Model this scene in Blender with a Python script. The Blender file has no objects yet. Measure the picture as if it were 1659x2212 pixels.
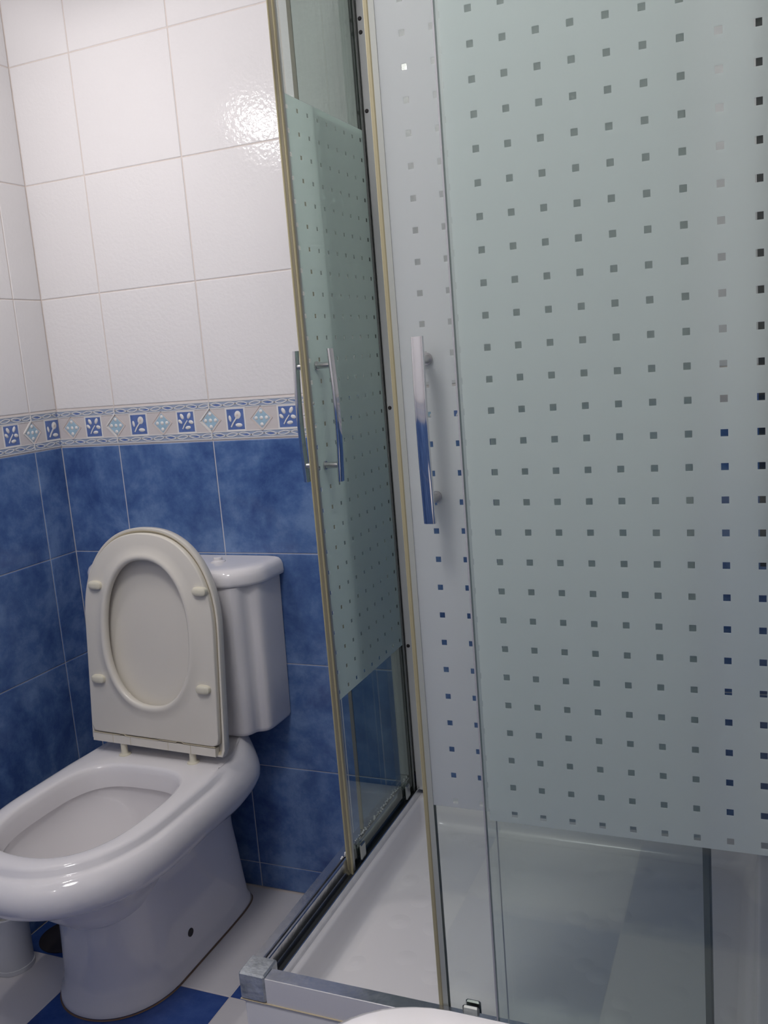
import bpy, math, random
from math import sin, cos, pi, radians
from mathutils import Vector, Matrix, Euler

random.seed(7)
SC = bpy.context.scene
COL = SC.collection

# ------------------------------------------------------------------ camera
cam_d = bpy.data.cameras.new('camera')
cam = bpy.data.objects.new('camera', cam_d)
COL.objects.link(cam)
cam.location = (1.50571, -1.65461, 1.19760)
Rc = (Matrix.Rotation(0.4040284, 3, 'Z') @ Matrix.Rotation(1.40080093, 3, 'X') @ Matrix.Rotation(-0.07982649, 3, 'Z'))
cam.rotation_mode = 'QUATERNION'
cam.rotation_quaternion = Rc.to_quaternion()
cam_d.sensor_fit = 'HORIZONTAL'
cam_d.sensor_width = 36.0
cam_d.lens = 36.0 * 1962.0268 / 1659.0
cam_d.clip_start = 0.01
SC.camera = cam

# ------------------------------------------------------------------ world, exposure
w = bpy.data.worlds.new('world'); SC.world = w
w.use_nodes = True
w.node_tree.nodes['Background'].inputs[0].default_value = (0.8, 0.88, 1.0, 1)
w.node_tree.nodes['Background'].inputs[1].default_value = 0.05
SC.view_settings.view_transform = 'Standard'
SC.view_settings.look = 'None'
SC.view_settings.gamma = 1.0
SC.view_settings.use_curve_mapping = False
SC.view_settings.exposure = 0.28

# ------------------------------------------------------------------ lights (the emitting discs sit in the lamps built below)
CEIL = 2.45
def light(name, kind, loc, power, color, size=0.1, target=None):
    d = bpy.data.lights.new(name, kind); d.energy = power; d.color = color
    if kind == 'AREA':
        d.shape = 'DISK'; d.size = size
    else:
        d.shadow_soft_size = size
    o = bpy.data.objects.new(name, d); COL.objects.link(o); o.location = loc
    if target is not None:
        o.rotation_mode = 'QUATERNION'
        o.rotation_quaternion = (Vector(target) - Vector(loc)).to_track_quat('-Z', 'Y')
    return o
LAMP_A = (0.90, -1.30)
light('ceiling_lamp_light', 'AREA', (LAMP_A[0], LAMP_A[1], CEIL - 0.078), 7.0, (0.99, 0.975, 0.985), 0.40, (LAMP_A[0], LAMP_A[1], 0))
SPOTS = [(0.28, -0.55, 1.87), (0.28, -0.62, 1.87), (0.28, -0.69, 1.87)]
for s in SPOTS:
    light('spot_bulb_light', 'POINT', (s[0], s[1], s[2] - 0.045), 1.7, (1.0, 0.95, 0.93), 0.012)
GLOBE = (0.70, -1.78, 1.88)
light('wall_globe_light', 'POINT', GLOBE, 10.0, (1.0, 0.97, 0.96), 0.045)

# ------------------------------------------------------------------ materials
def nodes(name):
    m = bpy.data.materials.new(name); m.use_nodes = True
    nt = m.node_tree
    return m, nt, nt.nodes['Principled BSDF']
def N(nt, t, **kw):
    n = nt.nodes.new(t)
    for k, v in kw.items():
        if k in n.inputs: n.inputs[k].default_value = v
        else: setattr(n, k, v)
    return n
def coords(nt):
    return N(nt, 'ShaderNodeNewGeometry').outputs['Position'] if False else N(nt, 'ShaderNodeTexCoord').outputs['Object']
def plain(name, col, rough=0.5, metal=0.0, spec=0.5, bump=0.0, bscale=60, coat=0.0, var=0.0, vscale=8, emit=0):
    m, nt, b = nodes(name)
    b.inputs['Base Color'].default_value = (*col, 1)
    b.inputs['Roughness'].default_value = rough
    b.inputs['Metallic'].default_value = metal
    b.inputs['Specular IOR Level'].default_value = spec
    b.inputs['Coat Weight'].default_value = coat
    b.inputs['Coat Roughness'].default_value = 0.05
    co = coords(nt)
    if var > 0:
        n = N(nt, 'ShaderNodeTexNoise', Scale=vscale, Detail=4.0, Roughness=0.6)
        nt.links.new(co, n.inputs['Vector'])
        mx = N(nt, 'ShaderNodeMix', data_type='RGBA')
        mx.inputs[6].default_value = (*[c * (1 - var) for c in col], 1)
        mx.inputs[7].default_value = (*[min(1, c * (1 + var)) for c in col], 1)
        nt.links.new(n.outputs['Fac'], mx.inputs[0])
        nt.links.new(mx.outputs[2], b.inputs['Base Color'])
    if bump > 0:
        n = N(nt, 'ShaderNodeTexNoise', Scale=bscale, Detail=2.0)
        nt.links.new(co, n.inputs['Vector'])
        bp = N(nt, 'ShaderNodeBump', Strength=bump, Distance=0.01)
        nt.links.new(n.outputs['Fac'], bp.inputs['Height'])
        nt.links.new(bp.outputs['Normal'], b.inputs['Normal'])
    if emit:
        b.inputs['Emission Color'].default_value = (*col, 1)
        b.inputs['Emission Strength'].default_value = emit
    return m
def ramp(nt, fac, stops):
    r = N(nt, 'ShaderNodeValToRGB')
    while len(r.color_ramp.elements) < len(stops): r.color_ramp.elements.new(0.5)
    for e, (p, c) in zip(r.color_ramp.elements, stops):
        e.position = p; e.color = (*c, 1)
    nt.links.new(fac, r.inputs['Fac'])
    return r.outputs['Color']
def blue_tile(name, stops, s1=6.5, s2=22.0, rough=0.14):
    m, nt, b = nodes(name)
    co = coords(nt)
    n1 = N(nt, 'ShaderNodeTexNoise', Scale=s1, Detail=6.0, Roughness=0.62, Distortion=0.4)
    n2 = N(nt, 'ShaderNodeTexNoise', Scale=s2, Detail=5.0, Roughness=0.7)
    nt.links.new(co, n1.inputs['Vector']); nt.links.new(co, n2.inputs['Vector'])
    mt = N(nt, 'ShaderNodeMath', operation='MULTIPLY_ADD'); mt.inputs[1].default_value = 0.35
    nt.links.new(n2.outputs['Fac'], mt.inputs[0])
    m2 = N(nt, 'ShaderNodeMath', operation='MULTIPLY'); m2.inputs[1].default_value = 0.65
    nt.links.new(n1.outputs['Fac'], m2.inputs[0]); nt.links.new(m2.outputs[0], mt.inputs[2])
    nt.links.new(ramp(nt, mt.outputs[0], stops), b.inputs['Base Color'])
    b.inputs['Roughness'].default_value = rough
    nb = N(nt, 'ShaderNodeTexNoise', Scale=30.0, Detail=1.0); nt.links.new(co, nb.inputs['Vector'])
    bp = N(nt, 'ShaderNodeBump', Strength=0.12, Distance=0.01)
    nt.links.new(nb.outputs['Fac'], bp.inputs['Height']); nt.links.new(bp.outputs['Normal'], b.inputs['Normal'])
    return m

M_WHITE_TILE = plain('white_glazed_tile', (0.80, 0.78, 0.785), rough=0.13, spec=0.22, bump=0.075, bscale=120)
M_BLUE_TILE = blue_tile('mottled_blue_tile', [(0.39, (0.048, 0.098, 0.27)), (0.5, (0.092, 0.172, 0.385)), (0.61, (0.175, 0.28, 0.51))])
M_GROUT = plain('beige_grout', (0.70, 0.63, 0.59), rough=0.9, var=0.15, vscale=12)
M_GROUT_B = plain('pale_grey_grout', (0.56, 0.57, 0.63), rough=0.9, var=0.12, vscale=12)
M_BORDER = plain('border_tile_cream', (0.66, 0.61, 0.60), rough=0.35)
M_BAND = plain('border_band_blue_grey', (0.34, 0.40, 0.53), rough=0.35, var=0.18, vscale=60)
M_LENS = plain('border_wave_blue', (0.13, 0.20, 0.45), rough=0.35)
M_SQUARE = plain('border_square_blue', (0.115, 0.185, 0.44), rough=0.3, var=0.35, vscale=90)
M_DIAMOND = plain('border_diamond_pale_blue', (0.38, 0.55, 0.67), rough=0.35, var=0.2, vscale=70)
M_RELIEF = plain('border_relief_white', (0.80, 0.78, 0.76), rough=0.3)
M_LINE = plain('border_relief_edge', (0.70, 0.60, 0.55), rough=0.4)
M_CEIL = plain('white_ceiling_paint', (0.85, 0.85, 0.84), rough=0.9)
M_FLOOR_W = plain('white_floor_tile', (0.74, 0.71, 0.71), rough=0.22, bump=0.05, bscale=20, var=0.03)
M_FLOOR_B = blue_tile('blue_floor_tile', [(0.34, (0.018, 0.05, 0.20)), (0.5, (0.035, 0.085, 0.30)), (0.66, (0.06, 0.13, 0.38))], s1=7, rough=0.2)
M_CERAMIC = plain('white_ceramic', (0.82, 0.795, 0.805), rough=0.07, spec=0.5)
M_SEAT = plain('ivory_seat_plastic', (0.76, 0.72, 0.645), rough=0.25, var=0.03, vscale=6)
M_SEAT_EDGE = plain('yellowed_seat_plastic', (0.62, 0.56, 0.42), rough=0.35)
M_BUMPER = plain('cream_rubber', (0.74, 0.70, 0.57), rough=0.45)
M_DARK = plain('dark_gap', (0.03, 0.025, 0.025), rough=0.6)
M_TRAY = plain('white_acrylic_tray', (0.78, 0.765, 0.77), rough=0.22)
M_CHROME = plain('dull_chrome', (0.66, 0.67, 0.69), rough=0.26, metal=1.0, bump=0.05, bscale=60, var=0.22, vscale=45)
M_CHROME_P = plain('polished_chrome', (0.78, 0.78, 0.80), rough=0.06, metal=1.0)
M_SPECK = plain('limescale_chrome', (0.46, 0.49, 0.51), rough=0.36, metal=0.6, bump=0.15, bscale=150, var=0.75, vscale=55)
M_RUBBER_SLOT = plain('black_rubber_and_dark_slot', (0.02, 0.022, 0.022), rough=0.5)
M_ALU = plain('white_lacquered_aluminium', (0.62, 0.63, 0.62), rough=0.3)
M_WHITE_GLOSS_REFL = plain('white_gloss_and_reflection', (0.84, 0.82, 0.82), rough=0.2)  # rail face: chrome's reflection of the basin painted white; plain white elsewhere
M_SEAL_Y = plain('yellowed_pvc_seal', (0.44, 0.39, 0.235), rough=0.35)
M_SEAL_D = plain('darkened_pvc_seal', (0.24, 0.215, 0.15), rough=0.4)
M_SEAL_C = plain('grey_pvc_fin', (0.46, 0.48, 0.44), rough=0.3)
M_CAULK = plain('yellowed_caulk', (0.56, 0.47, 0.32), rough=0.7)
M_BIN = plain('white_plastic', (0.70, 0.70, 0.70), rough=0.35)
M_GUIDE = plain('chrome_guide_dark_reflection', (0.34, 0.36, 0.35), rough=0.2, metal=0.9)  # plain chrome; the dark surroundings it mirrors are put into the colour
M_SPOT = plain('brushed_spot_metal', (0.6, 0.6, 0.6), rough=0.3, metal=1.0)
M_DIFF = plain('lamp_diffuser', (1.0, 0.97, 0.95), rough=0.5, emit=3.0)
M_BULB = plain('lamp_bulb', (1.0, 0.96, 0.9), rough=0.5, emit=12.0)

def tray_bump_mat():
    m, nt, b = nodes('textured_tray_floor')
    b.inputs['Base Color'].default_value = (0.78, 0.765, 0.77, 1); b.inputs['Roughness'].default_value = 0.25
    co = coords(nt)
    v = N(nt, 'ShaderNodeTexVoronoi', Scale=17.0); nt.links.new(co, v.inputs['Vector'])
    r = ramp(nt, v.outputs['Distance'], [(0.12, (1, 1, 1)), (0.34, (0, 0, 0))])
    bp = N(nt, 'ShaderNodeBump', Strength=0.35, Distance=0.004)
    nt.links.new(r, bp.inputs['Height']); nt.links.new(bp.outputs['Normal'], b.inputs['Normal'])
    return m
M_TRAY_FLOOR = tray_bump_mat()

def glass_mat(name, tint):
    m = bpy.data.materials.new(name); m.use_nodes = True; nt = m.node_tree
    nt.nodes.clear()
    out = N(nt, 'ShaderNodeOutputMaterial')
    tr = N(nt, 'ShaderNodeBsdfTransparent')
    gl = N(nt, 'ShaderNodeBsdfGlossy'); gl.inputs['Roughness'].default_value = 0.02
    gl.inputs[0].default_value = (0.9, 0.95, 0.93, 1)
    lw = N(nt, 'ShaderNodeLayerWeight', Blend=0.5)            # Schlick reflectance, the same from both sides of the pane
    pw = N(nt, 'ShaderNodeMath', operation='POWER'); nt.links.new(lw.outputs['Facing'], pw.inputs[0]); pw.inputs[1].default_value = 5.0
    fr = N(nt, 'ShaderNodeMath', operation='MULTIPLY_ADD'); nt.links.new(pw.outputs[0], fr.inputs[0]); fr.inputs[1].default_value = 0.96; fr.inputs[2].default_value = 0.04
    # absorption grows with the slanted path through the pane: tint ** (1 / cos of the refracted angle)
    def M(op, a, b=None, c=None):
        n = N(nt, 'ShaderNodeMath', operation=op)
        for k, v in enumerate((a, b, c)):
            if v is None: continue
            if isinstance(v, (int, float)): n.inputs[k].default_value = v
            else: nt.links.new(v, n.inputs[k])
        return n.outputs[0]
    co_ = M('SUBTRACT', 1.0, lw.outputs['Facing'])
    s2 = M('SUBTRACT', 1.0, M('MULTIPLY', co_, co_))
    path = M('DIVIDE', 1.0, M('SQRT', M('SUBTRACT', 1.0, M('DIVIDE', s2, 2.1))))
    cc = N(nt, 'ShaderNodeCombineColor')
    for k in range(3): nt.links.new(M('POWER', tint[k], path), cc.inputs[k])
    nt.links.new(cc.outputs[0], tr.inputs[0])
    mx = N(nt, 'ShaderNodeMixShader')
    nt.links.new(fr.outputs[0], mx.inputs[0]); nt.links.new(tr.outputs[0], mx.inputs[1]); nt.links.new(gl.outputs[0], mx.inputs[2])
    nt.links.new(mx.outputs[0], out.inputs[0])
    return m
M_GLASS = glass_mat('greenish_shower_glass', (0.915, 0.94, 0.93))  # front tint lightened to make up for dim light on the tray
M_GLASS_A = glass_mat('dimmed_green_shower_glass', (0.845, 0.875, 0.86))  # same glass as the front; dimness of the slanting view put into tint

def film_mat(name, axis, u0, z0, pitch, size, col):
    """frosted film: translucent white with a grid of clear squares (object coordinates are metres in the room)"""
    m = bpy.data.materials.new(name); m.use_nodes = True; nt = m.node_tree
    nt.nodes.clear()
    out = N(nt, 'ShaderNodeOutputMaterial')
    sep = N(nt, 'ShaderNodeSeparateXYZ'); nt.links.new(coords(nt), sep.inputs[0])
    def cell(sock, o):
        a = N(nt, 'ShaderNodeMath', operation='SUBTRACT'); nt.links.new(sock, a.inputs[0]); a.inputs[1].default_value = o - pitch / 2 - 40 * pitch
        f = N(nt, 'ShaderNodeMath', operation='MODULO'); nt.links.new(a.outputs[0], f.inputs[0]); f.inputs[1].default_value = pitch
        c = N(nt, 'ShaderNodeMath', operation='SUBTRACT'); nt.links.new(f.outputs[0], c.inputs[0]); c.inputs[1].default_value = pitch / 2
        d = N(nt, 'ShaderNodeMath', operation='ABSOLUTE'); nt.links.new(c.outputs[0], d.inputs[0])
        l = N(nt, 'ShaderNodeMath', operation='LESS_THAN'); nt.links.new(d.outputs[0], l.inputs[0]); l.inputs[1].default_value = size / 2
        return l.outputs[0]
    ca = cell(sep.outputs['XYZ'.index(axis)], u0); cb = cell(sep.outputs[2], z0)
    mu = N(nt, 'ShaderNodeMath', operation='MULTIPLY'); nt.links.new(ca, mu.inputs[0]); nt.links.new(cb, mu.inputs[1])
    df = N(nt, 'ShaderNodeBsdfDiffuse'); df.inputs[0].default_value = (*col, 1)
    tl = N(nt, 'ShaderNodeBsdfTranslucent'); tl.inputs[0].default_value = (*col, 1)
    t1 = N(nt, 'ShaderNodeMixShader'); t1.inputs[0].default_value = 0.66
    nt.links.new(df.outputs[0], t1.inputs[1]); nt.links.new(tl.outputs[0], t1.inputs[2])
    tr = N(nt, 'ShaderNodeBsdfTransparent')
    t2 = N(nt, 'ShaderNodeMixShader')
    nt.links.new(mu.outputs[0], t2.inputs[0]); nt.links.new(t1.outputs[0], t2.inputs[1]); nt.links.new(tr.outputs[0], t2.inputs[2])
    nt.links.new(t2.outputs[0], out.inputs[0])
    return m

# ------------------------------------------------------------------ mesh builder
class MB:
    def __init__(s): s.v = []; s.f = []; s.m = []; s.sm = []
    def face(s, pts, mi=0, sm=False):
        i = len(s.v); s.v += [tuple(p) for p in pts]; s.f.append(tuple(range(i, i + len(pts)))); s.m.append(mi); s.sm.append(sm)
    def rings(s, rings, mi=0, closed=True, cap0=False, cap1=False, sm=True, cols_mi=None):
        base = len(s.v); n = len(rings[0])
        for r in rings: s.v += [tuple(p) for p in r]
        for k in range(len(rings) - 1):
            for i in range(n if closed else n - 1):
                j = (i + 1) % n
                s.f.append((base + k * n + i, base + k * n + j, base + (k + 1) * n + j, base + (k + 1) * n + i))
                s.m.append(mi if cols_mi is None else cols_mi[k]); s.sm.append(sm)
        if cap0: s.f.append(tuple(base + i for i in reversed(range(n)))); s.m.append(mi); s.sm.append(False)
        if cap1: s.f.append(tuple(base + (len(rings) - 1) * n + i for i in range(n))); s.m.append(mi); s.sm.append(False)
    def box(s, a, b, mi=0, bev=0.0):
        x0, y0, z0 = [min(a[i], b[i]) for i in range(3)]; x1, y1, z1 = [max(a[i], b[i]) for i in range(3)]
        e = min(bev, (x1 - x0) / 2.01, (y1 - y0) / 2.01, (z1 - z0) / 2.01)
        if e <= 0:
            q = [(x0, y0), (x1, y0), (x1, y1), (x0, y1)]
            s.rings([[(x, y, z0) for x, y in q], [(x, y, z1) for x, y in q]], mi, cap0=True, cap1=True, sm=False)
            return
        def rect(t, d, z):   # chamfered rectangle, inset t
            X0, X1, Y0, Y1 = x0 + t, x1 - t, y0 + t, y1 - t
            return [(X0 + d, Y0, z), (X1 - d, Y0, z), (X1, Y0 + d, z), (X1, Y1 - d, z), (X1 - d, Y1, z), (X0 + d, Y1, z), (X0, Y1 - d, z), (X0, Y0 + d, z)]
        s.rings([rect(e, e * .3, z0), rect(0, e, z0 + e), rect(0, e, z1 - e), rect(e, e * .3, z1)], mi, cap0=True, cap1=True, sm=False)
    def prism(s, poly, axis, a, b, mi=0, mis=None, sm=False):
        """extrude a 2-D polygon along axis; poly in the two other axes in order"""
        def P(p, t):
            return {'X': (t, p[0], p[1]), 'Y': (p[0], t, p[1]), 'Z': (p[0], p[1], t)}[axis]
        base = len(s.v); n = len(poly)
        s.v += [P(p, a) for p in poly] + [P(p, b) for p in poly]
        for i in range(n):
            j = (i + 1) % n
            s.f.append((base + i, base + j, base + n + j, base + n + i)); s.m.append(mi if mis is None else mis[i]); s.sm.append(sm)
        s.f.append(tuple(base + i for i in reversed(range(n)))); s.m.append(mi); s.sm.append(False)
        s.f.append(tuple(base + n + i for i in range(n))); s.m.append(mi); s.sm.append(False)
    def cyl(s, p, q, r0, r1=None, n=24, mi=0, bev=0.0, sm=True):
        r1 = r0 if r1 is None else r1
        p, q = Vector(p), Vector(q); d = (q - p); L = d.length; d.normalize()
        u = d.orthogonal().normalized(); v = d.cross(u)
        prof = [(0, r0 - bev), (bev, r0), (L - bev, r1), (L, r1 - bev)] if bev else [(0, r0), (L, r1)]
        s.rings([[p + d * t + (u * cos(2 * pi * i / n) + v * sin(2 * pi * i / n)) * r for i in range(n)] for t, r in prof], mi, cap0=True, cap1=True, sm=sm)
    def lathe(s, prof, c=(0, 0, 0), n=48, mi=0, sm=True):
        s.rings([[(c[0] + r * cos(2 * pi * i / n), c[1] + r * sin(2 * pi * i / n), c[2] + z) for i in range(n)] for r, z in prof], mi, sm=sm)
    def build(s, name, mats, parent=None, fix=True, sharp=35):
        me = bpy.data.meshes.new(name)
        me.from_pydata(s.v, [], s.f); 
        if not isinstance(mats, (list, tuple)): mats = [mats]
        for m in mats: me.materials.append(m)
        me.polygons.foreach_set('material_index', s.m)
        me.polygons.foreach_set('use_smooth', s.sm)
        me.update()
        if fix:
            import bmesh
            bm = bmesh.new(); bm.from_mesh(me)
            bmesh.ops.recalc_face_normals(bm, faces=bm.faces)
            bm.to_mesh(me); bm.free()
        if any(s.sm) and sharp:
            me.set_sharp_from_angle(angle=radians(sharp))
        o = bpy.data.objects.new(name, me); COL.objects.link(o)
        if parent is not None: o.parent = parent
        return o
def thing(name, label, cat, loc=(0, 0, 0), group=None):
    o = bpy.data.objects.new(name, None); COL.objects.link(o); o.location = loc
    o.empty_display_size = 0.05
    o['label'] = label; o['category'] = cat
    if group: o['group'] = group
    return o
def tag(o, label, cat, group=None):
    o['label'] = label; o['category'] = cat
    if group: o['group'] = group
    return o
def keep_world(root, objs):
    """parts are modelled in room coordinates; move them under the thing's base without moving them in the room"""
    for o in objs: pass

def child_fix(root):
    inv = Matrix.Translation(root.location).inverted()
    for c in root.children: c.matrix_parent_inverse = inv

# ------------------------------------------------------------------ tiled walls
BB, BT = 1.0465, 1.1340
ROWS = [(0.0, 0.0602, 1), (0.0602, 0.3068, 1), (0.3068, 0.5533, 1), (0.5533, 0.7999, 1), (0.7999, BB, 1),
        (BT, 1.3807, 0), (1.3807, 1.6274, 0), (1.6274, 1.8742, 0), (1.8742, 2.1210, 0), (2.1210, CEIL, 0)]
G = 0.0013
def tiled_wall(name, O, U, u0, u1, joint, rows=ROWS, label=None, thick=0.08, pads=(0.02, 0.02)):
    O = Vector(O); U = Vector(U); Z = Vector((0, 0, 1)); Nn = U.cross(Z)
    mb = MB()
    def P(u, z, d=0.0): return O + U * u + Z * z + Nn * d
    # backing slab whose face is the grout
    a0, a1 = u0 - pads[0], u1 + pads[1]
    gd = -0.0013
    c = [P(a0, 0, gd), P(a1, 0, gd), P(a1, CEIL, gd), P(a0, CEIL, gd)]
    e0, e1 = P(a0, BB, gd), P(a1, BB, gd)
    d = [P(a0, 0, -thick), P(a1, 0, -thick), P(a1, CEIL, -thick), P(a0, CEIL, -thick)]
    mb.face([c[0], c[1], e1, e0], 10); mb.face([e0, e1, c[2], c[3]], 2); mb.face(d[::-1], 2)
    for i in range(4):
        j = (i + 1) % 4
        mb.face([c[j], c[i], d[i], d[j]], 2)
    js = []
    k = math.ceil((u0 - joint) / 0.25)
    while joint + k * 0.25 < u1 - 1e-4:
        if joint + k * 0.25 > u0 + 1e-4: js.append(joint + k * 0.25)
        k += 1
    cols = [u0] + js + [u1]
    def tile(ua, ub, za, zb, mi):
        e = 0.0016
        if ub - ua < 0.006 or zb - za < 0.006: return
        dv = random.uniform(-0.00012, 0.00012)
        o = [P(ua, za, gd), P(ub, za, gd), P(ub, zb, gd), P(ua, zb, gd)]
        m_ = [P(ua + e * .35, za + e * .35, -0.0004), P(ub - e * .35, za + e * .35, -0.0004), P(ub - e * .35, zb - e * .35, -0.0004), P(ua + e * .35, zb - e * .35, -0.0004)]
        t = [P(ua + e, za + e, dv), P(ub - e, za + e, dv), P(ub - e, zb - e, dv), P(ua + e, zb - e, dv)]
        for A, B in ((o, m_), (m_, t)):
            for i in range(4):
                j = (i + 1) % 4
                mb.face([A[i], A[j], B[j], B[i]], mi)
        mb.face(t, mi)
    for za, zb, mi in rows:
        for i in range(len(cols) - 1):
            tile(cols[i] + (G if i else 0.0007), cols[i + 1] - (G if i < len(cols) - 2 else 0.0007), za + G * .8, zb - G * .8, mi)
    for i in range(len(cols) - 1):
        tile(cols[i] + (0.0006 if i else 0), cols[i + 1] - (0.0006 if i < len(cols) - 2 else 0), BB + 0.0008, BT - 0.0008, 3)
    # ---- border pictures, in low relief
    zc = (BB + BT) / 2; ht = (BT - BB) / 2
    def poly(pts, dd, mi):
        pts = [(min(max(p[0], u0 + .0004), u1 - .0004), p[1]) for p in pts]
        if max(p[0] for p in pts) - min(p[0] for p in pts) < 1e-4: return
        ar = sum(pts[i][0] * pts[(i + 1) % len(pts)][1] - pts[(i + 1) % len(pts)][0] * pts[i][1] for i in range(len(pts)))
        if abs(ar) < 1e-9: return
        if ar < 0: pts = pts[::-1]
        n = len(pts)
        mb.face([P(x, z, dd) for x, z in pts], mi)
        for i in range(n):
            a, b = pts[i], pts[(i + 1) % n]
            mb.face([P(a[0], a[1], 0), P(b[0], b[1], 0), P(b[0], b[1], dd), P(a[0], a[1], dd)], mi)
    def dome(cx, cz, rx, rz, ang, hgt, mi, dd=0.0004, n=12):
        if cx < u0 + rx * .6 or cx > u1 - rx * .6: return
        rr = []
        for f, h in ((1.0, dd), (0.75, dd + hgt * .7), (0.35, dd + hgt)):
            r = []
            for i in range(n):
                t = 2 * pi * i / n
                x, z = rx * f * cos(t), rz * f * sin(t)
                r.append(P(cx + x * cos(ang) - z * sin(ang), cz + x * sin(ang) + z * cos(ang), h))
            rr.append(r)
        mb.rings(rr, mi, cap1=True, sm=True)
    def strip(pts, wd, dd, mi):
        for i in range(len(pts) - 1):
            (xa, za), (xb, zb) = pts[i], pts[i + 1]
            if min(xa, xb) < u0 or max(xa, xb) > u1: continue
            L = math.hypot(xb - xa, zb - za); nx, nz = -(zb - za) / L * wd / 2, (xb - xa) / L * wd / 2
            poly([(xa + nx, za + nz), (xa - nx, za - nz), (xb - nx, zb - nz), (xb + nx, zb + nz)], dd, mi)
    # bands with two plaited waves
    for zb_ in (zc + ht - 0.0115, zc - ht + 0.0115):
        poly([(u0, zb_ - 0.0062), (u1, zb_ - 0.0062), (u1, zb_ + 0.0062), (u0, zb_ + 0.0062)], 0.0002, 4)
        strip([(u0 + .001, zb_ + .0072), (u1 - .001, zb_ + .0072)], 0.0016, 0.0008, 7)
        strip([(u0 + .001, zb_ - .0072), (u1 - .001, zb_ - .0072)], 0.0016, 0.0008, 7)
        wv = 0.0625; nst = int((u1 - u0) / wv * 10)
        for ph, am in ((0.0, 0.0042), (pi * 0.8, 0.0040)):
            pts = [(u0 + (u1 - u0) * i / nst, zb_ + am * sin(2 * pi * (u0 + (u1 - u0) * i / nst - joint) / wv + ph)) for i in range(nst + 1)]
            strip(pts, 0.0018, 0.0009, 7)
        kk = math.ceil((u0 - joint) / wv)
        while joint + kk * wv < u1:
            x = joint + kk * wv + 0.018 + (0.008 if kk % 2 else 0)
            poly([(x - .012, zb_ - .001), (x, zb_ - .0035), (x + .012, zb_), (x, zb_ + .0018)], 0.0004, 5)
            kk += 1
    k = math.floor((u0 - joint) / 0.0625)
    while joint + k * 0.0625 < u1 + 0.03:
        cx = joint + k * 0.0625; kind = k % 4; k += 1
        if kind in (0, 2):
            R = 0.0262
            if cx - R * .45 < u0 or cx + R * .45 > u1: continue
            D = [(cx, zc + R), (cx - R, zc), (cx, zc - R), (cx + R, zc)]
            poly([(cx, zc + .0205), (cx - .0205, zc), (cx, zc - .0205), (cx + .0205, zc)], 0.0004, 6)
            if kind == 0:
                strip([D[0], D[1], D[2]], 0.0030, 0.0018, 7)
                strip([(cx, zc + R), (cx, zc + R + 0.012)], 0.0026, 0.0014, 7)
                strip([(cx, zc - R), (cx, zc - R - 0.012)], 0.0026, 0.0014, 7)
                strip([D[2], D[3], D[0]], 0.0010, 0.0009, 8)
            else:
                strip([D[0], D[1], D[2], D[3], D[0]], 0.0010, 0.0008, 8)
            for dx, dz in ((0, 0), (-.0125, 0), (.0125, 0), (0, .0135), (0, -.0135)):
                dome(cx + dx, zc + dz, 0.0042, 0.0042, 0, 0.0013, 7)
        else:
            a = 0.0205
            if cx - a * .3 < u0 or cx + a * .3 > u1: continue
            f = 0.0243
            poly([(cx - f, zc - f), (cx + f, zc - f), (cx + f, zc + f), (cx - f, zc + f)], 0.0004, 7)
            poly([(cx - a, zc - a - .001), (cx + a, zc - a - .001), (cx + a, zc + a + .001), (cx - a, zc + a + .001)], 0.0006, 5 if kind == 9 else 9)
            if kind == 3:      # five-petalled sprig
                for px, pz, rx, rz, an in ((-.009, .012, .0042, .0068, .5), (.009, .013, .0042, .0072, -.5), (-.0145, .001, .0036, .0060, .8), (.013, -.001, .0062, .0042, -.3), (.004, -.0125, .0072, .0038, 0.1)):
                    dome(cx + px, zc + pz, rx, rz, an, 0.0013, 7, 0.0007)
                strip([(cx + .004, zc + .003), (cx - .004, zc - .006), (cx - .010, zc - .015)], 0.0024, 0.0014, 7)
            else:              # single bud with two leaves
                dome(cx + .006, zc + .009, .0078, .0088, -.3, 0.0012, 7, 0.0007)
                dome(cx + .006, zc + .009, .0030, .0036, -.3, 0.0008, 8, 0.0016)
                dome(cx - .0135, zc + .002, .0032, .0070, .15, 0.0012, 7, 0.0007)
                dome(cx + .007, zc - .0125, .0085, .0042, -.05, 0.0012, 7, 0.0007)
                strip([(cx + .002, zc + .002), (cx - .006, zc - .007), (cx - .012, zc - .016)], 0.0030, 0.0015, 7)
    o = mb.build(name, [M_WHITE_TILE, M_BLUE_TILE, M_GROUT, M_BORDER, M_BAND, M_LENS, M_DIAMOND, M_RELIEF, M_LINE, M_SQUARE, M_GROUT_B], fix=False, sharp=30)
    o['kind'] = 'structure'
    return o

RX, FY = 2.10, -1.86          # room right wall, wall behind the camera
SHX = 1.532                   # right wall of the shower recess
tiled_wall('wall_back', (0, 0, 0), (1, 0, 0), 0.0, SHX, 0.1635)
tiled_wall('wall_left', (0, 0, 0), (0, 1, 0), FY, 0.0, -0.084)
tiled_wall('wall_shower', (SHX, 0, 0), (0, -1, 0), 0.0, 0.712, 0.10, thick=0.07, pads=(0.02, 0))
tiled_wall('wall_recess', (SHX, -0.712, 0), (1, 0, 0), 0.0, RX - SHX, 0.12, thick=0.07, pads=(0, 0.02))
tiled_wall('wall_right', (RX, -0.712, 0), (0, -1, 0), 0.0, -0.712 - FY, 0.11)
tiled_wall('wall_front', (RX, FY, 0), (-1, 0, 0), 0.0, RX, 0.12)

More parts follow.
